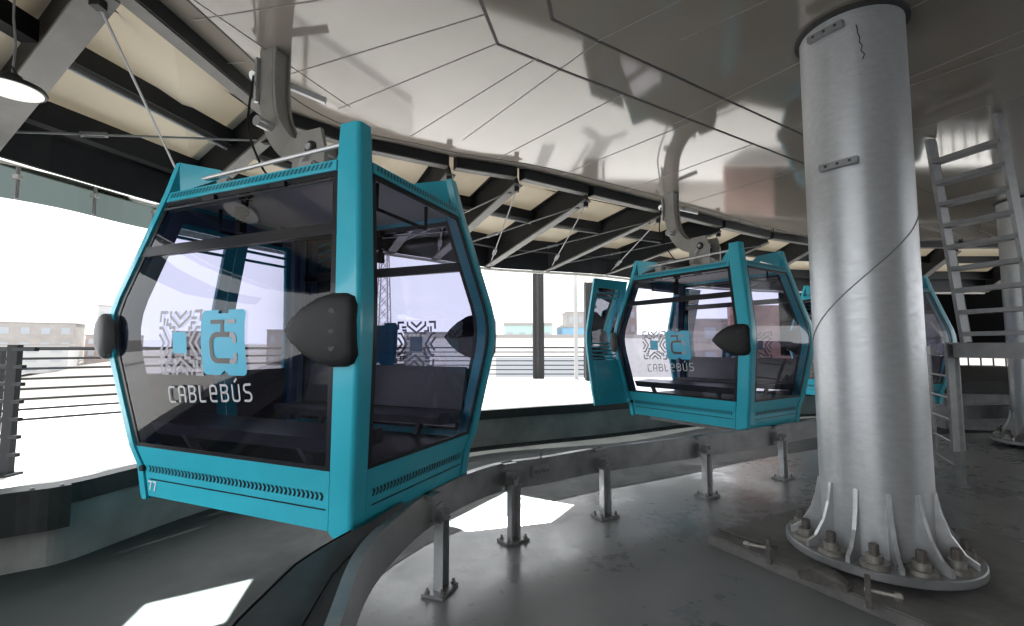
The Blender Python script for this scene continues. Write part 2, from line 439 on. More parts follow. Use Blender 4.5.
# drop rods under purlins
# eave gutter tube
gp = [p+Vector((0,0,-.05)) for p in offset_path(fas, .06)]
o = MB().tube(gp, .03, 6).build('eave_gutter', 'cream_steel', smooth=True); tag(o, 'thin pale gutter tube running along the outer edge of the roof', 'gutter')
# hanging translucent sheet below the eave, left side
sk = [p for p in spline([Vector((-6.0,1.8,3.3)),Vector((-5.0,3.4,3.3)),Vector((-4.3,4.2,3.3)),Vector((-4.05,5.0,3.3)),Vector((-3.6,5.9,3.3)),Vector((-2.95,7.0,3.3))], 6)]
th = thing('eave_windscreen', 'hanging translucent grey sheet below the eave at the far left', 'screen', sk[12])
mb = MB(); mb.loft([[p, p+Vector((0,0,-.3)), p+Vector((-.008,0.004,-.3)), p+Vector((-.008,.004,0))] for p in sk]); mb.build('sheet', 'skirt', th, world=True)
for k in range(3, len(sk)-2, 4):
    p = sk[k]
    MB().box(p+Vector((.02,-.02,-.1)), (.05,.05,.035)).build('clip', 'cream_steel', th, world=True)
    MB().box(p+Vector((.01,-.01,-.15)), (.012,.03,.28)).build('mullion', 'b_pale', th, world=True)

# hanging high bay lamp
lx, ly, lz = -3.32, 3.0, 3.40
th = thing('high_bay_lamp', 'round black high bay lamp hanging under the roof at top left corner', 'lamp', (lx,ly,lz))
MB().lathe([(.175,0),(.18,.012),(.17,.03),(.07,.05),(.05,.1),(.02,.11)], n=28).build('lamp_housing', 'steel_black', th, smooth=True)
MB().lathe([(.16,-.004),(.16,.002)], n=28).build('diffuser', 'lamp', th)['label'] = 'glowing pale disc'
MB().tube([(0,0,.1),(.01,0,.3),(-.02,0,.5),(-.03,.0,.72)], .007, 6).build('cable', 'galv_dull', th)
MB().tube([(-.03,0,.1),(0,0,.16),(.03,0,.1)], .01, 6).build('hook', 'steel_black', th)

# ------------------------------------------------------------------ gondola cabin
HX, HY = .942, .649
DZ = [(-.05,.02),(0,.03),(.216,.052),(.36,.092),(.7,.148),(1.0,.196),(1.11,.208),(1.214,.212),(1.32,.205),(1.43,.186),(1.8,.1),(2.24,0),(2.49,-.048)]
def dd(z): return interp(DZ, z)
def hx(z): return HX+dd(z)
def hy(z): return HY+dd(z)
def F(face, s, z, n=0.):
    if face == 'front': return Vector((s, -hy(z)-n, z))
    if face == 'back': return Vector((-s, hy(z)+n, z))
    if face == 'right': return Vector((hx(z)+n, s, z))
    return Vector((-hx(z)-n, -s, z))
def half(face, z): return hx(z) if face in ('front', 'back') else hy(z)
ZS = [0,.1,.216,.36,.53,.7,.85,1.0,1.11,1.214,1.32,1.43,1.62,1.8,2.0,2.165,2.24,2.35,2.49]
PW = {('front', 1): .165, ('front', -1): .085, ('back', 1): .085, ('back', -1): .165, ('right', -1): .12, ('right', 1): .12, ('left', 1): .085, ('left', -1): .085}
# PW[(face, sign of s)] = how far the post covers that face from the corner
def sheet(face, s0, s1, z0, z1, th=.03, n=0., ns=1):
    zs = [z0]+[z for z in ZS if z0+1e-4 < z < z1-1e-4]+[z1]
    mb = MB()
    rings = []
    for z in zs:
        a = s0(z) if callable(s0) else s0; b = s1(z) if callable(s1) else s1
        rings.append([F(face, a, z, n), F(face, b, z, n), F(face, b, z, n-th), F(face, a, z, n-th)])
    return mb.loft(rings)
def single(face, s0, s1, z0, z1, n=0.):
    zs = [z0]+[z for z in ZS if z0+1e-4 < z < z1-1e-4]+[z1]
    rings = [[F(face, s0(z), z, n), F(face, s1(z), z, n)] for z in zs]
    return MB().loft(rings, cap=False, closed=False)
def smap(face, sgn, extra=0.):                   # inner edge of the post on that face
    return lambda z: sgn*(half(face, z)-PW[(face, sgn)]-extra)

def stroke(mb, face, pts, w, n):
    pts = [Vector((p[0], p[1])) for p in pts]
    closed = (pts[0]-pts[-1]).length < 1e-6
    m = len(pts); L = []; Rr = []
    for i in range(m):
        if closed: p0, p1 = pts[(i-1) % (m-1)], pts[(i+1) % (m-1)]
        else: p0, p1 = pts[max(i-1, 0)], pts[min(i+1, m-1)]
        d1 = (pts[i]-p0); d2 = (p1-pts[i])
        if d1.length < 1e-6: d1 = d2
        if d2.length < 1e-6: d2 = d1
        d1 = d1.normalized(); d2 = d2.normalized()
        t = d1+d2
        t = t.normalized() if t.length > 1e-4 else d1
        nrm = Vector((-t.y, t.x)); c = max(.4, nrm.dot(Vector((-d1.y, d1.x))))
        q = pts[i].copy()
        if not closed and i == 0: q = q-d2*w*.3
        if not closed and i == m-1: q = q+d1*w*.3
        L.append(q+nrm*(w/2/c)); Rr.append(q-nrm*(w/2/c))
    vs = []
    for a, b in zip(L, Rr): vs += [F(face, a.x, a.y, n), F(face, b.x, b.y, n)]
    mb.add(vs, [(2*i, 2*i+1, 2*i+3, 2*i+2) for i in range(m-1)])
def arc(cx, cy, r, a0, a1, k=5): return [(cx+r*math.cos(R(a0+(a1-a0)*i/k)), cy+r*math.sin(R(a0+(a1-a0)*i/k))) for i in range(k+1)]
def rrect_c(x0, y0, x1, y1, r):                  # open 'C' path
    return [(x1,y1)]+arc(x0+r, y1-r, r, 90, 180)+arc(x0+r, y0+r, r, 180, 270)+[(x1,y0)]
GL = {
 'C': [rrect_c(0,0,.7,1,.2)],
 'A': [[(0,0)]+arc(.2,.8,.2,180,90)+arc(.5,.8,.2,90,0)+[(.7,0)], [(0,.45),(.7,.45)]],
 'B': [[(0,0),(0,1)]+arc(.5,.8,.2,90,-60)+[(.45,.54)], [(0,.54),(.45,.54)]+arc(.46,.27,.27,80,-90)+[(0,0)]],
 'L': [[(0,1)]+arc(.15,.15,.15,180,270)+[(.6,0)]],
 'E': [[(.05,.5),(.68,.5),(.68,.75)]+arc(.45,.78,.22,0,90)+arc(.22,.78,.22,90,180)+arc(.22,.22,.22,180,270)+[(.66,0)]],
 'U': [[(0,1)]+arc(.22,.22,.22,180,270)+arc(.48,.22,.22,270,360)+[(.7,1)]],
 'ACC': [[(.3,1.2),(.52,1.36)]],
 'S': [[(.68,1)]+arc(.22,.78,.22,90,180)+[(.02,.66),(.2,.53),(.5,.5)]+arc(.47,.25,.25,80,-90)+[(0,0)]],
 '7': [[(0,1),(.6,1),(.2,0)]],
}
def write(face, txt, s0, z0, h, adv, n, w, sl=0.):
    mb = MB(); x = s0
    for ch in txt:
        for g in ([GL[ch]] if ch != 'Ú' else [GL['U'], GL['ACC']]):
            for st in g: stroke(mb, face, [(x+p[0]*h*.86, z0+p[1]*h+sl*(x-s0+p[0]*h*.86)) for p in st], w, n)
        x += adv
    return mb

def rect(mb, face, x0, z0, x1, z1, n):
    mb.add([F(face,x0,z0,n),F(face,x1,z0,n),F(face,x1,z1,n),F(face,x0,z1,n)], [(0,1,2,3)])
def emblem(root, face, parent):
    n = .006
    # blue square with rounded corners and a notch top and bottom
    x0, x1, z0, z1 = -.12, .285, .895, 1.305; r = .035; cx = (x0+x1)/2
    mb = MB()
    def ex(z):
        d = min(z-z0, z1-z)
        return 0 if d >= r else r-math.sqrt(max(0, r*r-(r-d)**2))
    rows = [z0, z0+.006, z0+.015, z0+.03, z0+r, .98, 1.05, 1.11, 1.16, 1.214, 1.25, z1-r, z1-.022, z1-.012, z1-.005, z1]
    def nt_(z): return max(0, .04-(z-z0)*1.2) if z < z0+.03 else (.045 if z >= z1-.022 else 0)
    for za, zb in zip(rows, rows[1:]):
        na, nb = nt_(za), nt_(zb)
        if za == z1-.022: na = nb
        if zb == z1-.022: nb = 0
        if max(na, nb) > .001:
            mb.add([F(face,x0+ex(za),za,n),F(face,cx-na,za,n),F(face,cx-nb,zb,n),F(face,x0+ex(zb),zb,n)], [(0,1,2,3)])
            mb.add([F(face,cx+na,za,n),F(face,x1-ex(za),za,n),F(face,x1-ex(zb),zb,n),F(face,cx+nb,zb,n)], [(0,1,2,3)])
        else:
            mb.add([F(face,x0+ex(za),za,n),F(face,x1-ex(za),za,n),F(face,x1-ex(zb),zb,n),F(face,x0+ex(zb),zb,n)], [(0,1,2,3)])
    sq = mb.build('logo_square', 'logo', parent); sq['label'] = 'blue logo square with a C shaped cabin emblem'
    g = MB(); w = .032; n2 = n+.003
    stroke(g, face, [(x0+.1,z1-.075),(cx+.0,z1-.075)], .026, n2); stroke(g, face, [(cx+.0,z1-.075),(cx,z1-.15)], .03, n2)
    stroke(g, face, [(cx+.06,z1-.155)]+rrect_c(x0+.1, z0+.09, cx+.05, z1-.155, .05)[1:], w, n2)
    g.build('logo_glyph', 'gasket', sq)['label'] = 'dark C shaped stroke'
    for st_, w_ in (([(cx+.04,z1-.075),(cx+.11,z1-.075)], .024), ([(cx+.07,z1-.16)]+arc(cx+.085,z1-.185,.03,90,0,3)+[(cx+.115,z1-.2)], .03), ([(cx+.07,z0+.09)]+arc(cx+.085,z0+.115,.03,-90,0,3)+[(cx+.115,z0+.13)], .03)):
        g = MB(); stroke(g, face, st_, w_, n2); g.build('logo_highlight', 'pale', sq)['label'] = 'pale stroke'
    # ornament of nested chevrons
    ox, oz, a = -.335, 1.1, .205; g = MB(); ww = .02
    def rot(p, k):
        x, y = p
        for _ in range(k): x, y = -y, x
        return (ox+x, oz+y)
    for k in range(4):
        for path in ([(-.1,a),(-.1,a-.03),(0,a-.1),(.1,a-.03),(.1,a)],
                     [(-.055,a),(0,a-.045),(.055,a)],
                     [(-.145,a),(-a,a),(-a,.145)],
                     [(-.13,a-.05),(-.13,a-.085),(-.09,a-.085)],
                     [(-.16,a-.045),(-.16,.12)],
                     [(-.1,.1),(-.05,.1),(-.05,.075)]):
            stroke(g, face, [rot(p, k) for p in path], ww, n)
    g.build('ornament', 'pale', parent)['label'] = 'pale geometric chevron ornament'
    g = MB(); rect(g, face, ox-.07, oz-.07, ox+.07, oz+.07, n+.001); g.build('ornament_centre', 'logo', parent)['label'] = 'small blue square'

def leaf(face, outline, th, base=.0):
    cx = sum(p[0] for p in outline)/len(outline); cz = sum(p[1] for p in outline)/len(outline)
    rings = []
    for sc, n in ((1, base-.01), (1, base+th*.45), (.95, base+th*.7), (.8, base+th*.9), (.45, base+th), (.12, base+th)):
        rings.append([F(face, cx+(p[0]-cx)*sc, cz+(p[1]-cz)*sc, n) for p in outline])
    return MB().loft(rings)

def make_cabin(label, doors_open):
    root = thing('cable_cabin', label, 'cable car', group='turquoise cable cars at the station')
    # --- corner posts
    for sx in (1, -1):
        for sy in (-1, 1):
            ff = 'front' if sy < 0 else 'back'
            fs = 'right' if sx > 0 else 'left'
            wx = PW[(ff, 1 if (sx > 0) == (sy < 0) else -1)]
            wy = PW[(fs, -1 if (sy < 0) == (sx > 0) else 1)]
            rings = []; o = .014; r = .032
            zz = [-.03]+ZS[:-1]+[2.44, 2.49]
            for z in zz:
                X, Y = hx(z)+o, hy(z)+o
                k = 1. if z < 2.3 else lerp(1, .9, (z-2.3)/.19)
                if z < 0: k = .8
                pl = [(X-wx*k, Y)]+[(X-r+r*math.sin(R(t)), Y-r+r*math.cos(R(t))) for t in (0, 22, 45, 68, 90)]+[(X, Y-wy*k), (X-.055, Y-wy*k), (X-.055, Y-.055), (X-wx*k, Y-.055)]
                rings.append([Vector((sx*x, sy*y, z)) for x, y in pl])
            p = MB().loft(rings).build('corner_post', 'teal', root, smooth=True, angle=50)
            # bent bracket from post head to the roof
            X, Y = hx(2.49)+o, hy(2.49)+o
            d = Vector((-sx*.86, -sy*.5, 0)).normalized()
            c0 = Vector((sx*(X-.04), sy*(Y-.04), 0)); s = Vector((-d.y, d.x, 0))*.05
            if not (sx > 0 and sy < 0):
                prof = [(0,2.49),(.3,2.445),(.36,2.4),(.42,2.26),(.34,2.25),(.27,2.36),(.12,2.3),(.02,2.25)]
                mb = MB(); mb.prism([c0+d*a+up*z-s for a, z in prof], s*2); mb.build('roof_bracket', 'teal', root)
            else:
                mb = MB(); mb.prism([c0+d*a+up*z-s for a, z in [(.03,2.46),(.1,2.46),(.35,2.3),(.35,2.25),(.02,2.25)]], s*2); mb.build('roof_bracket', 'teal', root)
    # --- faces
    for face in ('front', 'right', 'back', 'left'):
        lo, hi = smap(face, -1), smap(face, 1)
        # top band
        b = sheet(face, lo, hi, 2.165, 2.24, .05, .012).build('top_band', 'teal', root)
        g = MB(); k = 44 if face in ('front', 'back') else 30
        for i in range(k):
            z0, z1 = 2.19, 2.228
            t0 = lerp(lo(2.2)+.03, hi(2.2)-.03, i/k); w = (hi(2.2)-lo(2.2))/k*.5
            g.add([F(face,t0,z0,.0145),F(face,t0+w,z0,.0145),F(face,t0+w+.012,z1,.0145),F(face,t0+.012,z1,.0145)], [(0,1,2,3)])
        g.build('vent_slots', 'teal_dark', b)
        if face == 'left':
            continue
        # skirt
        s = sheet(face, lo, hi, 0, .36, .04, .004).build('skirt_panel', 'teal', root)
        g = MB(); k = 46 if face in ('front', 'back') else 32
        for i in range(k):
            t0 = lerp(lo(.2)+.05, hi(.2)-.03, i/k); w = (hi(.2)-lo(.2))/k*.42; e = .014
            zc = .2; h = .024
            for z0, z1, a0, a1 in ((zc-h, zc, 0, e), (zc, zc+h, e, 0)):
                g.add([F(face,t0+a0,z0,.007),F(face,t0+a0+w,z0,.007),F(face,t0+a1+w,z1,.007),F(face,t0+a1,z1,.007)], [(0,1,2,3)])
        stroke(g, face, [(lo(.12)+.05,.125),(hi(.12)-.02,.125)], .009, .007)
        g.build('vent_slots', 'gasket', s)
        # gasket frame + glass
        gl = single(face, lo, hi, .36, 2.165, -.004).build('window', 'cabin_glass', root, smooth=True, angle=60)
        fw = .035
        lo2, hi2 = smap(face, -1, fw), smap(face, 1, fw)
        mb = MB()
        for q in (sheet(face, lo, lo2, .36, 2.165, .014, .001), sheet(face, hi2, hi, .36, 2.165, .014, .001), sheet(face, lo2, hi2, .36, .385, .014, .001), sheet(face, lo2, hi2, 2.13, 2.165, .014, .001)):
            mb.add(q.v, q.f)
        mb.build('window_gasket', 'gasket', gl)
        if face in ('front', 'back'):
            sheet(face, lo, hi, 1.735, 1.81, .05, .006).build('transom_bar', 'gasket', root)
            mb = MB()
            mb.bar(F(face, lo2(2.1), 2.1, .012), F(face, hi2(2.1), 2.1, .012), .012, .012)
            for t in (.3, .72): mb.box(F(face, lerp(lo2(2.12), hi2(2.12), t), 2.13, .01), (.12,.03,.035))
            mb.build('vent_window_frame', 'gasket', root)
            c = F(face, -.07, 1.9, 0); e = F(face, -.07, 2.12, 0); iw = Vector((0, .05 if face == 'front' else -.05, 0))
            mb = MB(); mb.bar(e+iw, c+iw*1.4, .035, .03); mb.box(e+iw, (.08,.05,.05)); mb.box((c+e)/2+iw, (.07,.06,.06)); mb.box(c+iw*1.4, (.05,.05,.09)); mb.build('window_latch', 'black', root)
            emblem(root, face, gl)
            write(face, 'CABLEBÚS', -.495, .70, .1, .105, .006, .014, .055).build('lettering', 'white', gl)['label'] = 'CABLEBÚS lettering'
            if not doors_open: write(face, '77', -.87, .045, .062, .052, .008, .011).build('number', 'number_white', s)['label'] = 'number 77'
            # black door release knob
            MB().tube([F(face, -.915, .2, -.01), F(face, -.915, .2, .03)], .022, 10).build('release_knob', 'black', s)
    # --- outer (door) side
    for z0, z1, nm in ((0, .36, 'door_sill'),):
        sheet('left', smap('left', -1), smap('left', 1), z0, .2, .04, .004).build(nm, 'teal', root)
    sheet('left', smap('left', -1), smap('left', 1), 2.06, 2.165, .06, 0.).build('door_header', 'inner', root)
    for sg in (-1, 1):
        shift = .64*sg if doors_open else 0
        nn = .1 if doors_open else .02
        e0 = lambda z, sg=sg: (sg*.005)
        e1 = lambda z, sg=sg: sg*(hy(1.2)-.1 if doors_open else half('left', z)-.09)
        def sh(f, a=0): return lambda z: f(z)+shift+a
        fr = MB()
        st = .095
        ins = [(lambda z, f=e0: f(z)+shift), (lambda z, f=e1: f(z)+shift)]
        in0 = lambda z: ins[0](z)+sg*st
        in1 = lambda z: ins[1](z)-sg*st
        for q in (sheet('left', ins[0], in0, .16, 2.16, .035, nn), sheet('left', in1, ins[1], .16, 2.16, .035, nn), sheet('left', in0, in1, .16, .84, .035, nn), sheet('left', in0, in1, 2.02, 2.16, .035, nn), sheet('left', in0, in1, 1.86, 1.88, .03, nn), sheet('left', in0, in1, 1.94, 1.96, .03, nn)):
            fr.add(q.v, q.f)
        for k in range(5):
            q = sheet('left', in0, in1, .88+k*.06, .902+k*.06, .03, nn) if doors_open else MB(); fr.add(q.v, q.f)
        leaf_o = fr.build('door_leaf', 'teal', root)
        sheet('left', in0, in1, .2, .86, .012, nn-.04).build('inner_panel', 'teal' if doors_open else 'seat', leaf_o)
        single('left', in0, in1, .84, 2.02, nn-.015).build('door_glass', 'cabin_glass', leaf_o, smooth=True, angle=60)
    # --- bumpers
    out = [(.64,1.165),(.70,1.235),(.78,1.295),(.88,1.345),(.99,1.368),(1.08,1.365),(1.13,1.345),(1.15,1.3),(1.152,1.165),(1.15,1.03),(1.13,.985),(1.08,.965),(.99,.962),(.88,.985),(.78,1.035),(.70,1.095)]
    for face, sgn in (('front', 1), ('back', -1)):
        ol = [(x*sgn, z) for x, z in out]
        b = leaf(face, ol, .05, .012).build('bumper', 'black', root, smooth=True, angle=60)
        for z in (1.07, 1.165, 1.26):
            c = F(face, 1.02*sgn, z, .056); nrm = Vector((0, -1 if face == 'front' else 1, 0))
            MB().tube([c-nrm*.012, c+nrm*.006], .022, 10).build('bolt_head', 'steel_black', b)
    ol = [(math.cos(R(t))*.065, 1.15+math.sin(R(t))*.165) for t in range(0, 360, 20)]
    for face, sgn in (('front', -1), ('back', 1)):
        leaf(face, [(x+sgn*1.125, z) for x, z in ol], .075, .012).build('bumper', 'bump_lit', root, smooth=True, angle=60)['label'] = 'rounded black bumper painted sky-lit grey on outer corner'
    # --- interior
    mb = MB(); z = .05
    mb.add([(-hx(z)+.04,-hy(z)+.04,z),(hx(z)-.04,-hy(z)+.04,z),(hx(z)-.04,hy(z)-.04,z),(-hx(z)+.04,hy(z)-.04,z)], [(0,1,2,3)])
    mb.box((0,0,.3), (1.8,1.3,.04)); mb.build('cabin_floor', 'cabin_floor', root)
    mb = MB(); mb.box((0,0,-.04), (1.5,.95,.09)); mb.build('under_frame', 'galv_dull', root)
    mb = MB()
    X, Y = HX-.03, HY-.03
    mb.box((0,0,2.215), (2*X,2*Y,.03)); mb.build('roof_panel', 'cabin_ceil', root)
    mb = MB(); mb.box((0,0,2.255), (1.62,1.05,.05)); mb.box((0,0,2.3), (.9,.6,.06)); mb.build('roof_cover', 'hanger', root, bevel=.015)
    for sy in (-1, 1):
        mb = MB()
        y0 = sy*(HY+.06)
        prof = [(y0, .53), (y0-sy*.36, .55), (y0-sy*.38, .52), (y0-sy*.36, .46), (y0-sy*.05, .44)]
        mb.prism([(-.86, y, z) for y, z in prof], (1.78,0,0))
        bb = mb.build('bench_seat', 'seat', root)
        if sy > 0:
            mb = MB(); mb.prism([(-.86, y0+sy*.035, .52), (-.86, y0+sy*.1, .88), (-.86, y0+sy*.06, .9), (-.86, y0-sy*.02, .54)], (1.78,0,0))
            mb.build('backrest', 'seat', bb)
        for x in (-.55, .55): MB().bar((x, y0-sy*.06, .46), (x, y0-sy*.14, .32), .04, .05).build('bench_leg', 'galv_dull', bb)
    for sx in (-1, 1):
        MB().tube([(sx*.8, -.3, 2.2), (sx*.8, -.3, 2.02), (sx*.8, .3, 2.02), (sx*.8, .3, 2.2)], .014, 6).build('grab_rail', 'black', root, smooth=True)
    # inner linings of the posts on the door side
    for sy in (-1, 1):
        rings = [[Vector((-hx(z)+.05, sy*(hy(z)-.05), z)), Vector((-hx(z)+.12, sy*(hy(z)-.05), z)), Vector((-hx(z)+.12, sy*(hy(z)-.09), z)), Vector((-hx(z)+.1, sy*(hy(z)-.09), z)), Vector((-hx(z)+.1, sy*(hy(z)-.16), z)), Vector((-hx(z)+.05, sy*(hy(z)-.16), z))] for z in ZS if .3 <= z <= 2.17]
        MB().loft(rings).build('post_lining', 'inner', root)
    # --- roof tubes
    for sy in (-1, 1):
        MB().tube([(-.86, sy*.52, 2.37), (.82, sy*.52, 2.41)], .016, 8).build('roof_tube', 'galv', root, smooth=True)
    for x in (-.5, .35):
        for c_, d_ in (((x, -.45, 2.31), (.14,.12,.1)), ((x+.13, -.42, 2.29), (.08,.1,.06)), ((x, .45, 2.31), (.12,.12,.08))): MB().box(c_, d_).build('roof_fitting', 'hanger', root, bevel=.015)
    # --- hanger
    h = thing2('hanger', root)
    mb = MB()
    for y in (-.13, .13):
        poly = [(-.17, y, 2.3), (.17, y, 2.3), (.17, y, 2.62), (.12, y, 2.79), (-.12, y, 2.79), (-.17, y, 2.68)]
        mb.prism([Vector(p) for p in poly], (0,.035 if y > 0 else -.035,0))
    mb.box((0,0,2.36), (.34,.26,.08)); mb.box((-.15,0,2.5), (.03,.26,.3))
    pl = mb.build('hanger_yoke', 'hanger', h)
    mb = MB()
    for y in (-.168, .168): mb.tube([(.03, y, 2.64), (.03, y*1.02+(.006 if y > 0 else -.006), 2.64)], .055, 16)
    mb.build('pivot_hole', 'steel_black', pl)
    mb = MB(); mb.tube([(.03,-.2,2.64),(.03,.2,2.64)], .028, 10); mb.build('pivot_pin', 'galv', pl, smooth=True)
    path = spline([(.05,0,2.64),(-.14,0,2.66),(-.36,0,2.76),(-.52,0,2.97),(-.58,0,3.2),(-.6,0,3.45),(-.6,0,3.67)], 4)
    arm = MB().sweep(path, .13, .17, up=(0,1,0)); 
    a_o = arm.build('hanger_arm', 'hanger', h, smooth=True, angle=30)
    mb = MB()
    for dy in (-.075, .075): mb.sweep([p+Vector((0,dy,0)) for p in path], .19, .014, up=(0,1,0))
    mb.build('arm_flange', 'hanger', a_o)
    MB().bar((-.74,-.05,3.5), (-.3,.3,3.32), .05, .05).build('grip_lever', 'galv', a_o)
    MB().tube([(-.74,-.1,3.44),(-.74,.06,3.56)], .05, 12).build('grip_roller', 'galv', a_o, smooth=True)
    MB().tube([(-.53,-.22,2.95),(-.53,-.05,2.95)], .045, 14).build('pulley', 'galv', a_o, smooth=True)
    MB().bar((-.7,-.1,3.6),(-.7,-.1,3.2),.03,.03).build('guide_bar', 'galv', a_o)
    mb = MB(); mb.tube([(.0,-.19,2.6),(-.09,-.22,2.36)], .014, 8); mb.tube([(-.09,-.22,2.36),(.06,-.22,2.33)], .014, 8); mb.build('lock_lever', 'galv', h, smooth=True)
    MB().tube(spline([(-.74,-.1,3.45),(-.76,-.12,3.0),(-.5,-.2,2.6),(-.3,-.25,2.42),(-.1,-.25,2.36)], 5), .01, 6).build('cable', 'black', h, smooth=True)
    return root
def thing2(name, parent):
    o = bpy.data.objects.new(name, None); COL.objects.link(o); o.parent = parent; o.empty_display_size = .1; return o

CZ = .629
cab1 = make_cabin('nearest turquoise cable car with large black corner bumper, filling the left half', False)
cab1.location = (-1.549, 3.77, CZ); cab1.rotation_euler.z = -.404
cab2 = make_cabin('second turquoise cable car with its outer door leaves open, left of the big column', True)
cab2.location = (3.044, 7.328, CZ); cab2.rotation_euler.z = -.971
cab3 = copy_tree(cab1)
cab3.location = (7.55, 10.1, CZ); cab3.rotation_euler.z = -1.39
for o_ in [c for c in cab3.children_recursive if c.name.startswith('number')]: bpy.data.objects.remove(o_)
cab3['label'] = 'farthest turquoise cable car, mostly hidden behind the big column and ladder'

# ------------------------------------------------------------------ guide rail
RP = [(-.35,.3),(-.53,1.2),(-.65,1.88),(-.74,2.46),(-.71,2.94),(-.59,3.45),(-.36,3.95),(-.07,4.31),(.31,4.53),(.905,4.93),(2.2,5.6),(3.3,6.2),(4.39,6.85),(6.0,7.75),(8,8.45),(10,8.75),(14,8.95)]
rail = spline([(x,y,.03) for x,y in RP], 7)
gr = thing('guide_rail', 'low curved grey steel guide rail on short posts in front of the cable cars', 'rail', (-.74,3.05,0))
def ribbon(path, prof_fn):
    rings = []
    for i, p in enumerate(path):
        t = path[min(i+1, len(path)-1)]-path[max(i-1, 0)]; t.normalize(); nl = Vector((-t.y, t.x, 0))
        rings.append([p+nl*a+up*z for a, z in prof_fn(i/(len(path)-1), p)])
    return MB().loft(rings)
# outer channel: web + top and bottom lips (inner side is to the left of travel)
ribbon(rail, lambda t, p: [(0,.385),(.07,.385),(.07,.395),(.012,.395),(.012,.615),(.06,.615),(.06,.63),(0,.63)]).build('rail_channel', 'rail_steel', gr, world=True, smooth=True, angle=30)
# inner running plate, wide in the near curve and vanishing where the cars pass
def ext(p): return interp([(-1, .5), (1.2,.42),(1.9,.37),(2.3,.29),(2.6,.17),(2.8,.1),(3.1,.06),(20,.06)], p.y)
fg = [p for p in rail if p.y < 3.2]
ribbon(fg, lambda t, p: [(ext(p)*.42,.605),(ext(p)*.6,.635),(ext(p)-.008,.66),(ext(p),.64),(ext(p),.5),(ext(p)*.42,.5)]).build('running_plate', 'rail_dark', gr, world=True, smooth=True, angle=25)
ribbon(fg, lambda t, p: [(.012,.57),(ext(p)*.42,.57),(ext(p)*.42,.6),(.012,.61)]).build('belt_trough', 'belt', gr, world=True)['label'] = 'dark rubber trough between the two plates'
ribbon([p for p in rail if p.y < 2.7], lambda t, p: [(ext(p)+.002,.665),(ext(p)+.03,.65),(ext(p)+.03,.3),(ext(p)+.002,.3)]).build('rubber_edge', 'belt', gr, world=True)['label'] = 'black rubber edge'
def rail_post(x, y, dirx, diry):
    t = Vector((dirx, diry, 0)).normalized(); nrm = Vector((t.y, -t.x, 0))   # away from the cabins
    c = Vector((x, y, 0))+nrm*.05
    rot = Matrix((t, -nrm, up)).transposed()
    mb = MB()
    mb.box(c+up*.25, (.09,.008,.48), rot); mb.box(c+t*.045+nrm*.03+up*.25, (.008,.07,.48), rot); mb.box(c-t*.045+nrm*.03+up*.25, (.008,.07,.48), rot)
    po = mb.build('rail_post', 'galv', gr, world=True)
    mb = MB(); mb.box(c+nrm*.02+up*.012, (.24,.17,.022), rot); bp = mb.build('base_plate', 'galv_dull', po, bevel=.004, world=True)
    for a in (-.09, .09):
        for b in (-.05, .06):
            mb = MB(); q = c+nrm*.02+t*a+nrm*b; mb.lathe([(.018,.02),(.018,.04),(.01,.04),(.01,.06)], q, 6); mb.build('anchor_bolt', 'bolt', bp, world=True)
    mb = MB(); mb.box(c+nrm*.02+up*.49, (.15,.09,.012), rot); mb.box(c+nrm*.0+up*.54, (.13,.012,.1), rot); mb.box(c+nrm*.055+up*.53, (.05,.02,.07), rot)
    mb.tube([c+nrm*.02+up*.55, c+nrm*.09+up*.55], .018, 8); mb.box(c-nrm*.06+up*.645, (.13,.1,.03), rot)
    mb.build('clamp_bracket', 'galv_dull', po, world=True)
for x, y, dx, dy in [(-.57,3.44,.35,1),(-.03,4.33,1,.72),(.9,4.92,1,.58),(2.2,5.58,1,.54),(3.48,6.3,1,.58),(5.2,7.33,1,.52),(7.1,8.17,1,.36),(9.0,8.63,1,.18)]:
    rail_post(x, y, dx, dy)
mb = MB(); c = Vector((.27,4.49,.55)); tt = Vector((1,.6,0)).normalized(); nn_ = Vector((tt.y,-tt.x,0)); rot = Matrix((tt, -nn_, up)).transposed()
mb.box(c, (.2,.02,.11), rot)
for k in (-.07, -.025, .025, .07): mb.tube([c+tt*k+nn_*.0, c+tt*k+nn_*.05], .013, 6)
mb.bar(c+up*.05, c+up*.2, .015, .015)
mb.build('splice_plate', 'galv_dull', gr, world=True)

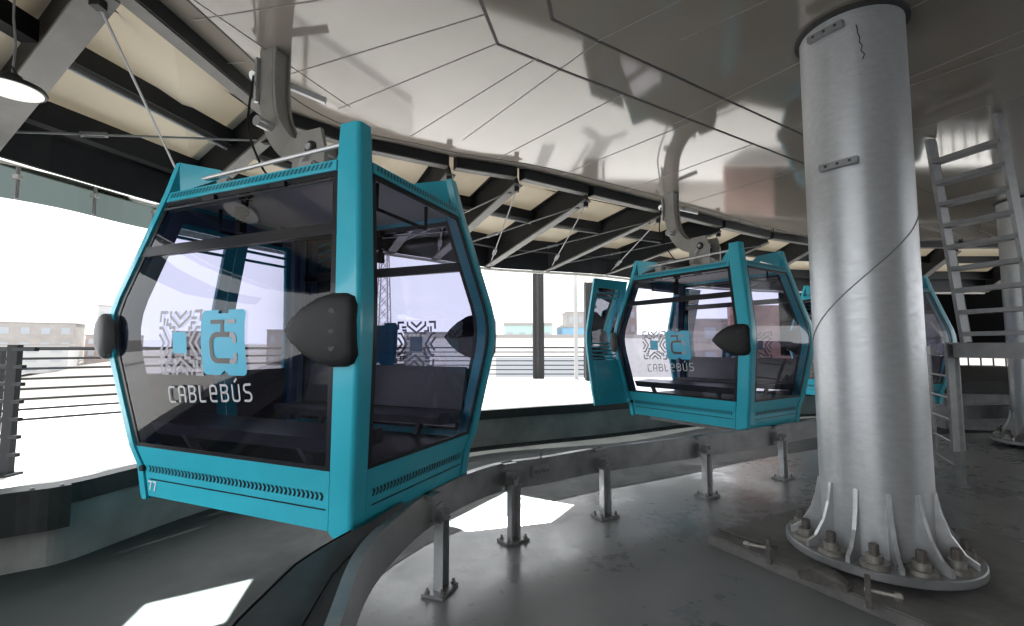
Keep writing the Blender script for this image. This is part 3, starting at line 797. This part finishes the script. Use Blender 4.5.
# ------------------------------------------------------------------ big columns
def column(cx, cy, r, h, label, detail=True):
    z_ = .09 if detail else 0; h -= z_
    root = thing('round_column', label, 'column', (cx,cy,z_), 0, 'galvanised round columns')
    zb = .1
    if not detail: zb = .1
    MB().lathe([(r,zb),(r,1.6),(r,h)], n=56).build('column_shaft', 'galv_col', root, smooth=True, angle=50)
    MB().lathe([(r+.035,h-.03),(r+.035,h-.005)], n=56).build('collar_ring', 'joint', root)['label'] = 'dark ring where the column meets the ceiling'
    # weld seams
    mb = MB(); pts = []
    a0 = math.atan2(-cy, -cx)
    for k in range(30):
        t = k/29; a = a0-1.5+t*3; pts.append((math.cos(a)*(r+.001), math.sin(a)*(r+.001), 1.62+t*1.0))
    mb.tube(pts, .005, 5); mb.build('weld_seam', 'galv_dull', root)
    bp = MB().lathe([(r*1.68,.06),(r*1.7,.068),(r*1.7,.112),(r*1.68,.12)], n=48).build('base_plate', 'galv_dull', root, smooth=True, angle=30)
    for k in range(12):
        a = 2*math.pi*k/12+.1; d = Vector((math.cos(a), math.sin(a), 0)); s = Vector((-d.y, d.x, 0))*.013
        prof = [(r-.01,.12),(r*1.6,.12),(r*1.6,.16),(r*1.42,.2),(r*1.22,.31),(r*1.1,.44),(r*1.03,.58),(r-.01,.58)]
        MB().prism([d*a_+up*z-s for a_, z in prof], s*2).build('gusset', 'galv', root)
        a += math.pi/12*1.0; q = Vector((math.cos(a), math.sin(a), 0))*r*1.4
        bo = MB().lathe([(.085,.12),(.085,.15),(.05,.15),(.05,.2),(.046,.2)], q, 20).build('anchor_nut', 'bolt', bp, smooth=True, angle=30)
        MB().lathe([(.03,.2),(.03,.265),(.024,.27)], q, 10).build('anchor_stud', 'rust', bo)
    return root
cA = column(2.79, 3.71, .355, CEIL, 'massive galvanised steel column on a bolted base in the right foreground')
def lug(root, r, a, z, w=.26):
    d = Vector((math.cos(a), math.sin(a), 0)); s = Vector((-d.y, d.x, 0)); rot = Matrix((s, d, up)).transposed()
    mb = MB(); mb.box(d*(r+.02)+up*z, (w,.045,.05), rot)
    l = mb.build('column_lug', 'galv_dull', root, bevel=.004)
    mb = MB()
    for k in (-.08, 0, .08): mb.tube([d*(r+.04)+s*k+up*z, d*(r+.046)+s*k+up*z], .011, 8)
    mb.build('lug_hole', 'joint', l)
a0 = math.atan2(-3.71, -2.79)
lug(cA, .355, a0-.42, 4.08); lug(cA, .355, a0-.3, 3.0)
mb = MB(); pts = []
for k in range(9):
    a = a0+.12+k*.012*((k % 2)*2-.6)*.3+k*.012; pts.append((math.cos(a)*.356, math.sin(a)*.356, 4.05-k*.035))
mb.tube(pts, .004, 5); mb.build('scratch', 'joint', cA)['label'] = 'thin dark crack'
cB = column(9.15, 8.15, .42, CEIL, 'second galvanised column at the far right behind the ladder', False)
cC = None
# concrete plinth under the big column
d1 = Vector((.485,-.875,0)); d2 = Vector((.875,.485,0)); p0 = Vector((1.69,4.2,0))
q = [p0, p0+d1*2.7, p0+d1*2.7+d2*2.1, p0+d2*2.1]
o = MB().loft([q, [v+up*.088 for v in q]]).build('concrete_plinth', 'plinth', bevel=.01); tag(o, 'low rough concrete plinth under the big column', 'plinth')
# levelling clamps and bits lying by the base plate
def jack(x, y, rz, label):
    th = thing('levelling_clamp', label, 'clamp', (x,y,.09), rz, 'levelling clamps at the column base')
    MB().box((0,0,.09), (.03,.09,.18)).build('clamp_plate', 'rust', th, bevel=.004)
    mb = MB(); mb.tube([(-.02,0,.1),(.17,0,.1)], .014, 8); mb.lathe([(.024,-.012),(.024,.012)], (0,0,0), 6)
    mb.build('screw', 'bolt', th)
    MB().tube([(.13,0,.1),(.165,0,.1)], .026, 6).build('screw_head', 'bolt', th)
jack(2.22, 3.05, -.6, 'upright steel levelling clamp with a protruding bolt, in front of the column base')
jack(1.93, 3.66, 2.6, 'small upright levelling clamp at the left of the column base')
mb = MB(); mb.prism([(2.0,3.4,.09),(2.12,3.28,.09),(2.2,3.2,.09),(2.2,3.2,.13),(2.14,3.26,.18),(2.05,3.33,.19),(1.98,3.4,.14)], (.07,.06,0))
o = mb.build('steel_wedge', 'rust', bevel=.008); tag(o, 'dark steel wedge lying between the levelling clamps', 'wedge')
o = MB().tube([(1.82,4.28,.1),(2.02,3.98,.1),(2.14,3.92,.1)], .01, 6).build('steel_rod', 'rust'); tag(o, 'thin dark rod lying on the plinth left of the column', 'rod')

# ------------------------------------------------------------------ access ladder and platform (right)
ld = thing('access_ladder', 'steep grey steel ladder with flat treads up to the ceiling hatch', 'ladder', (5.62,5.5,1.75))
tl, bl = Vector((5.2,5.68,4.28)), Vector((5.56,5.77,1.76)); wv = Vector((.19,-.64,0))
for o_ in (Vector((0,0,0)), wv):
    MB().bar(bl+o_, tl+o_, .04, .13, up=(1,.25,.1)).build('stringer', 'galv_dull', ld, world=True)
for k in range(9):
    z = 1.86+k*.265; t = (z-bl.z)/(tl.z-bl.z); c = bl.lerp(tl, t)
    MB().bar(c, c+wv, .15, .05).build('tread', 'galv_dull', ld, world=True)
e = Vector((.12,.06,0))
MB().tube([bl+e, tl+e], .016, 6).build('handrail', 'galv_dull', ld, world=True)
pf = thing('access_platform', 'grey steel platform frame on a post at the foot of the upper ladder', 'platform', (5.55,5.95,0))
t1 = wv.normalized(); t2 = Vector((.97,.24,0))
a = Vector((5.5,5.86,1.66))
MB().bar(a, a+t1*1.6, .06, .18).build('channel', 'galv_dull', pf, world=True)
MB().bar(a+t2*1.1, a+t2*1.1+t1*1.6, .06, .18).build('channel', 'galv_dull', pf, world=True)
MB().bar(a+t2*.03, a+t2*1.07, .06, .16).build('channel', 'galv_dull', pf, world=True)
MB().bar(a+t1*1.55+t2*.03, a+t1*1.55+t2*1.07, .06, .16).build('channel', 'galv_dull', pf, world=True)
MB().bar(a+t1*.78+t2*.04-up*0+Vector((0,0,.075)), a+t1*.78+t2*1.06+Vector((0,0,.075)), 1.5, .02).build('deck_plate', 'galv_dull', pf, world=True)
MB().bar(Vector((5.54,5.92,.0)), Vector((5.54,5.92,1.6)), .06, .06).build('leg', 'galv_dull', pf, world=True)
MB().bar(Vector((5.5,5.9,.42)), Vector((5.5,5.9,1.76)), .22, .03, up=(.3,-1,0)).build('stiffener_plate', 'galv_dull', pf, world=True)
MB().bar(a+t2*1.05+t1*1.5-up*1.66, a+t2*1.05+t1*1.5-up*.06, .06, .06).build('leg', 'galv_dull', pf, world=True)
MB().box(Vector((5.54,5.92,.006)), (.16,.16,.012)).build('base_plate', 'galv_dull', pf, world=True)
for k in range(3):
    q = a+t2*1.1+t1*(.1+.55*k); MB().tube([q+up*.09, q+up*1.15], .018, 6).build('railing_post', 'galv_dull', pf, world=True)
for z in (.55, 1.1): MB().tube([a+t2*1.1+t1*.1+up*z, a+t2*1.1+t1*1.5+up*z], .018, 6).build('railing_bar', 'galv_dull', pf, world=True)
ll = thing('lower_ladder', 'thin grey rung ladder from the floor beside the big column up to the platform', 'ladder', (5.95,6.7,0))
la, lb = Vector((5.62,6.05,0)), Vector((6.05,6.85,0))
for q, zt in ((la, 1.62), (lb, 1.7)): MB().bar(q, q+up*zt, .05, .03).build('side_rail', 'galv_dull', ll, world=True)
for k in range(6): MB().tube([la+up*(.2+k*.28), lb+up*(.2+k*.28)], .014, 6).build('rung', 'galv_dull', ll, world=True)
MB().bar(lb+up*1.66, lb+up*1.66-Vector((.6,.75,0))*.9, .05, .12).build('top_bar', 'galv_dull', ll, world=True)

# covered machine on the far right
mb = MB()
b0 = [Vector((9.0,9.9,.0)),Vector((10.6,9.5,.0)),Vector((10.9,10.6,.0)),Vector((9.3,11,.0))]
mb.loft([b0, [v+up*.75 for v in b0]])
o = thing('covered_machine', 'low grey machine under a black cover behind the ladder', 'machine', (9.9,10.2,0))
mb.build('machine_body', 'galv_dull', o, world=True)
c1_ = [v+up*.7 for v in b0]; cc = sum(b0, Vector())/4
mb = MB(); mb.loft([[cc+(v-cc)*1.06 for v in c1_], [cc+(v-cc)*1.02+up*1.0-up*0 for v in b0], [cc+(v-cc)*.6+up*1.28+Vector((.25,0,0)) for v in b0], [cc+(v-cc)*.4+up*1.3+Vector((.25,0,0)) for v in b0]])
mb.build('cover', 'tarp', o, world=True, smooth=True)

# dark end wall with lattice below, right side
mb = MB(); mb.box((13.2,13.9,2.75), (10.5,.12,2.6)); struct(mb.build('wall_back', 'void'))
mb = MB(); mb.box((9.6,15.8,1.9), (4.6,.2,2.4)); o = mb.build('painted_wall', 'mural'); tag(o, 'reddish painted wall seen through the farthest cable car', 'wall')
lt = thing('lattice_fence', 'dark steel lattice fence below the black end wall at right', 'fence', (12.5,13.2,0))
mb = MB()
for k in range(26): mb.tube([(8.2+k*.35,13.2,0),(8.2+k*.35,13.2,1.5)], .02, 5)
for k in range(5): mb.tube([(8.2,13.2,.3+k*.28),(17,13.2,.3+k*.28)], .018, 5)
mb.build('bars', 'steel_black', lt, world=True)
for k in range(4): MB().bar((8.2+k*2.9,13.2,0), (8.2+k*2.9,13.2,1.6), .08, .08).build('post', 'steel_black', lt, world=True)

# ------------------------------------------------------------------ railings
def railing(name, pts, label, rails, posts, h=1.08, r=.018, pr=.03, stubs=None):
    pts = [Vector(p) for p in pts]
    th = thing(name, label, 'railing', pts[0])
    for k in range(rails):
        z = .14+(h-.14)*k/(rails-1)
        MB().tube([p+up*z for p in pts], r*1.5 if k == rails-1 else r, 6).build('rail', 'rail_paint', th, world=True)
    for p in posts:
        MB().bar(Vector(p), Vector(p)+up*h, pr*2, pr*2).build('post', 'rail_paint', th, world=True)
    return th
railing('metal_railing', [(-9.0,3.2,PLAT),(-7.6,4.9,PLAT),(-6.6,6.2,PLAT),(-5.4,7.5,PLAT),(-4.2,9.0,PLAT),(-2.6,12,PLAT)], 'dark thin bar railing along the platform behind the front cable car', 8, [(-8.9,3.2,PLAT),(-6.65,6.15,PLAT),(-4.15,9.05,PLAT)])
th = thing('barrier_end', 'thick dark barrier post with short bar ends at the left edge', 'barrier', (-4.34,4.12,PLAT))
MB().bar((-4.34,4.12,PLAT), (-4.34,4.12,1.72), .09, .05, up=(0,1,0)).build('post', 'rail_paint', th, world=True)
for k in range(7):
    z = .78+k*.15; e_ = .27 if k == 6 else .13
    MB().bar((-5.6,4.35,z), (-4.34+e_*.9,4.12-e_*.2,z), .035, .03).build('bar', 'rail_paint', th, world=True)
MB().box((-4.34,4.12,PLAT+.01), (.16,.14,.02)).build('foot_plate', 'rail_paint', th, world=True)
railing('metal_railing', [(-4.5,16.9,PLAT),(2.6,16.9,PLAT),(3.15,15.8,PLAT)], 'dark bar railing at far edge of the bright platform, between the two cable cars', 7, [(-4.4,16.9,PLAT),(-1.2,16.9,PLAT),(2.6,16.9,PLAT),(3.15,15.8,PLAT)], 1.08, .02)
# thicker steel edge on the near turn of the platform
pth = [p for p in wall_pts if -6.3 < p.x < -3.52 and p.y < 3.95]
strip = offset_path(pth, -.1)
pl_ = struct(strip_wall(strip, .3, PLAT+.02, .068).build('trim_3', 'trim'))
for k in range(2, len(strip)-1, 3):
    MB().lathe([(.014,0),(.014,.012)], Vector((strip[k].x, strip[k].y, PLAT+.02))+Vector((-.02,.03,0)), 8).build('bolt_head', 'galv_dull', pl_, world=True)

# dark posts beyond the platform
th = thing('steel_post', 'tall dark steel post standing in bright opening between the cable cars', 'post', (.92,16.6,PLAT))
mb = MB(); mb.bar((.80,16.6,PLAT), (.80,16.6,5.2), .13, .26, up=(0,1,0)); mb.bar((1.04,16.6,PLAT), (1.04,16.6,5.2), .17, .26, up=(0,1,0)); mb.build('shaft', 'steel_black', th, world=True)
MB().bar((.91,16.66,PLAT), (.91,16.66,5.2), .1, .03, up=(0,1,0)).build('web_plate', 'flange', th, world=True)
th = thing('forked_column', 'dark column topped by a cream forked bracket, left of the second cable car', 'column', (2.66,15.6,PLAT))
MB().bar((2.66,15.6,PLAT), (2.66,15.6,3.85), .48, .4, up=(0,1,0)).build('shaft', 'steel_black', th, world=True)
MB().tube(spline([(2.6,15.5,3.9),(2.3,15.5,4.2),(2.15,15.5,4.7),(1.9,15.5,5.1)], 4), [.16]*13, 10).build('fork_arm', 'cream_steel', th, world=True, smooth=True)
MB().tube(spline([(2.6,15.5,3.9),(2.9,15.5,4.15),(3.1,15.5,4.6)], 4), [.15]*9, 10).build('fork_arm', 'cream_steel', th, world=True, smooth=True)
MB().box((2.6,15.5,3.92), (.4,.3,.2)).build('fork_base', 'cream_steel', th, world=True, bevel=.03)
th = thing('pale_post', 'slim pale grey post beside the forked column', 'post', (2.2,16.2,PLAT))
MB().bar((2.2,16.2,PLAT), (2.2,16.2,4.6), .12, .12).build('shaft', 'b_white', th, world=True); MB().box((2.2,16.2,PLAT+.02), (.3,.3,.04)).build('foot_plate', 'b_white', th, world=True)

# ------------------------------------------------------------------ city beyond
def building(x, y, w, d, z0, h, mat, label, rows=2, cols=4, rot=0):
    th = thing('building', label, 'building', (x,y,z0), rot, 'buildings on the hillside')
    MB().box((0,0,h/2), (w,d,h)).build('wall', mat, th)
    MB().box((0,0,h+.15), (w*1.02,d*1.02,.3)).build('roof', 'b_roof', th)
    for i in range(cols):
        for j in range(rows):
            MB().box((-w/2+w*(i+.5)/cols, -d/2-.02, h*(j+.5)/rows), (w/cols*.45,.08,h/rows*.45)).build('window', 'b_win', th)
building(2.0, 62, 6.0, 8, -2, 6.4, 'b_teal', 'long pale teal building seen left of the dark post')
building(8.2, 64, 3.6, 8, -2, 6.2, 'b_blue', 'blue block seen right of the dark post', 2, 3)
building(12.2, 55, 5, 7, -3, 4.8, 'b_white', 'white flat roofed house below the blue block', 1, 3)
building(3.5, 46, 22, 6, -4, 6.55, 'deck', 'long white flat roofed hall just beyond the platform railing', 1, 1)
building(13.5, 90, 7, 7, 0, 8, 'b_pale', 'pale house on the hill above the blue block', 3, 4)
building(22.5, 97, 5, 6, 1, 8.6, 'b_brick', 'reddish house on hill beside the forked column', 3, 3)
for k, (x, y, w, h, m, l) in enumerate([(-128,128,16,12,'b_pale','wide pale block at far left of the hazy skyline'),(-112,134,8,17,'b_white','tallest white block in the hazy skyline at left'),(-101,120,10,8.5,'b_brick','reddish block near centre of the hazy skyline at left'),(-92,140,14,10,'b_pale','pale block second from the front cable car in the skyline'),(-108,105,16,6,'b_white','low white hall in front of the hazy skyline at left'),(-76,118,12,8,'b_brick','low reddish block nearest the front cable car in the skyline')]):
    building(x, y, w, 8, -4, h, m, l, 3, 4, .5)
for k, (x, y, w, h, m, l) in enumerate([(-30,85,14,7,'b_blue','low blue hall seen through the front cable car'),(-14,100,16,6.5,'b_pale','pale row of houses seen through right pane of front cable car'),(-44,100,12,7,'b_brick','reddish houses seen through left pane of front cable car'),(40,80,20,8,'b_brick','long reddish block seen through the second cable car'),(52,100,20,9,'b_pale','pale block behind the second cable car at right')]):
    building(x, y, w, 8, -2, h, m, l, 2, 5)
tw = thing('lattice_tower', 'tall lattice mast seen through the front cable car', 'tower', (-17,62,-3))
mb = MB()
for sx in (-1,1):
    for sy in (-1,1): mb.bar((sx*1.1,sy*1.1,0), (sx*.35,sy*.35,20), .12, .12)
for k in range(12):
    z0, z1 = k*1.65, (k+1)*1.65; w0, w1 = lerp(1.1,.35,k/12), lerp(1.1,.35,(k+1)/12)
    for s in (-1,1):
        mb.bar((-w0,s*w0,z0), (w1,s*w1,z1), .07, .07); mb.bar((w0,s*w0,z0), (-w1,s*w1,z1), .07, .07)
mb.build('mast', 'tower', tw)

# ------------------------------------------------------------------ light
w = bpy.data.worlds.new('sky'); SC.world = w; w.use_nodes = True
nt = w.node_tree; nt.nodes.clear()
ow = nt.nodes.new('ShaderNodeOutputWorld'); bg = nt.nodes.new('ShaderNodeBackground')
bg.inputs[0].default_value = (.95,.975,1,1); bg.inputs[1].default_value = 2.0
nt.links.new(bg.outputs[0], ow.inputs[0])
def sun(d, e, ang):
    l = bpy.data.lights.new('sun', 'SUN'); l.energy = e; l.angle = R(ang); l.color = (1,.97,.92)
    o = bpy.data.objects.new('sun', l); COL.objects.link(o)
    o.rotation_euler = Vector(d).to_track_quat('Z', 'Y').to_euler()
sun((-.05,.5,1), 7.0, .5)
def beam(name, target, frm, sx, sy, power, roll):  # area lamp added under the roof to throw a sun patch
    l = bpy.data.lights.new(name, 'AREA'); l.shape = 'RECTANGLE'; l.size = sx; l.size_y = sy; l.energy = power; l.spread = R(.35); l.color = (1,.97,.92)
    o = bpy.data.objects.new(name, l); COL.objects.link(o); o.location = frm
    q = (Vector(frm)-Vector(target)).to_track_quat('Z', 'Y')
    o.rotation_euler = (q @ Matrix.Rotation(roll, 3, 'Z').to_quaternion()).to_euler()
beam('added_sun_patch_lamp', (-2.1,3.14,0), (-2.6,-1.2,3.9), .55, .4, 34, .5)
beam('added_sun_patch_lamp', (.0,4.92,0), (-.2,5.6,4.25), 1.15, .85, 130, .75)

# ------------------------------------------------------------------ camera
cam = bpy.data.cameras.new('camera'); co = bpy.data.objects.new('camera', cam); COL.objects.link(co)
co.location = (0,0,1.7); co.rotation_euler = (R(90+4.146), 0, 0)
cam.sensor_width = 36; cam.lens = 470.16/1024*36; cam.clip_start = .05; cam.clip_end = 1000
SC.camera = co
SC.view_settings.view_transform = 'Standard'
SC.view_settings.look = 'None'
SC.view_settings.exposure = 0.55
SC.cycles.max_bounces = 10; SC.cycles.transparent_max_bounces = 24
SC.cycles.use_denoising = True
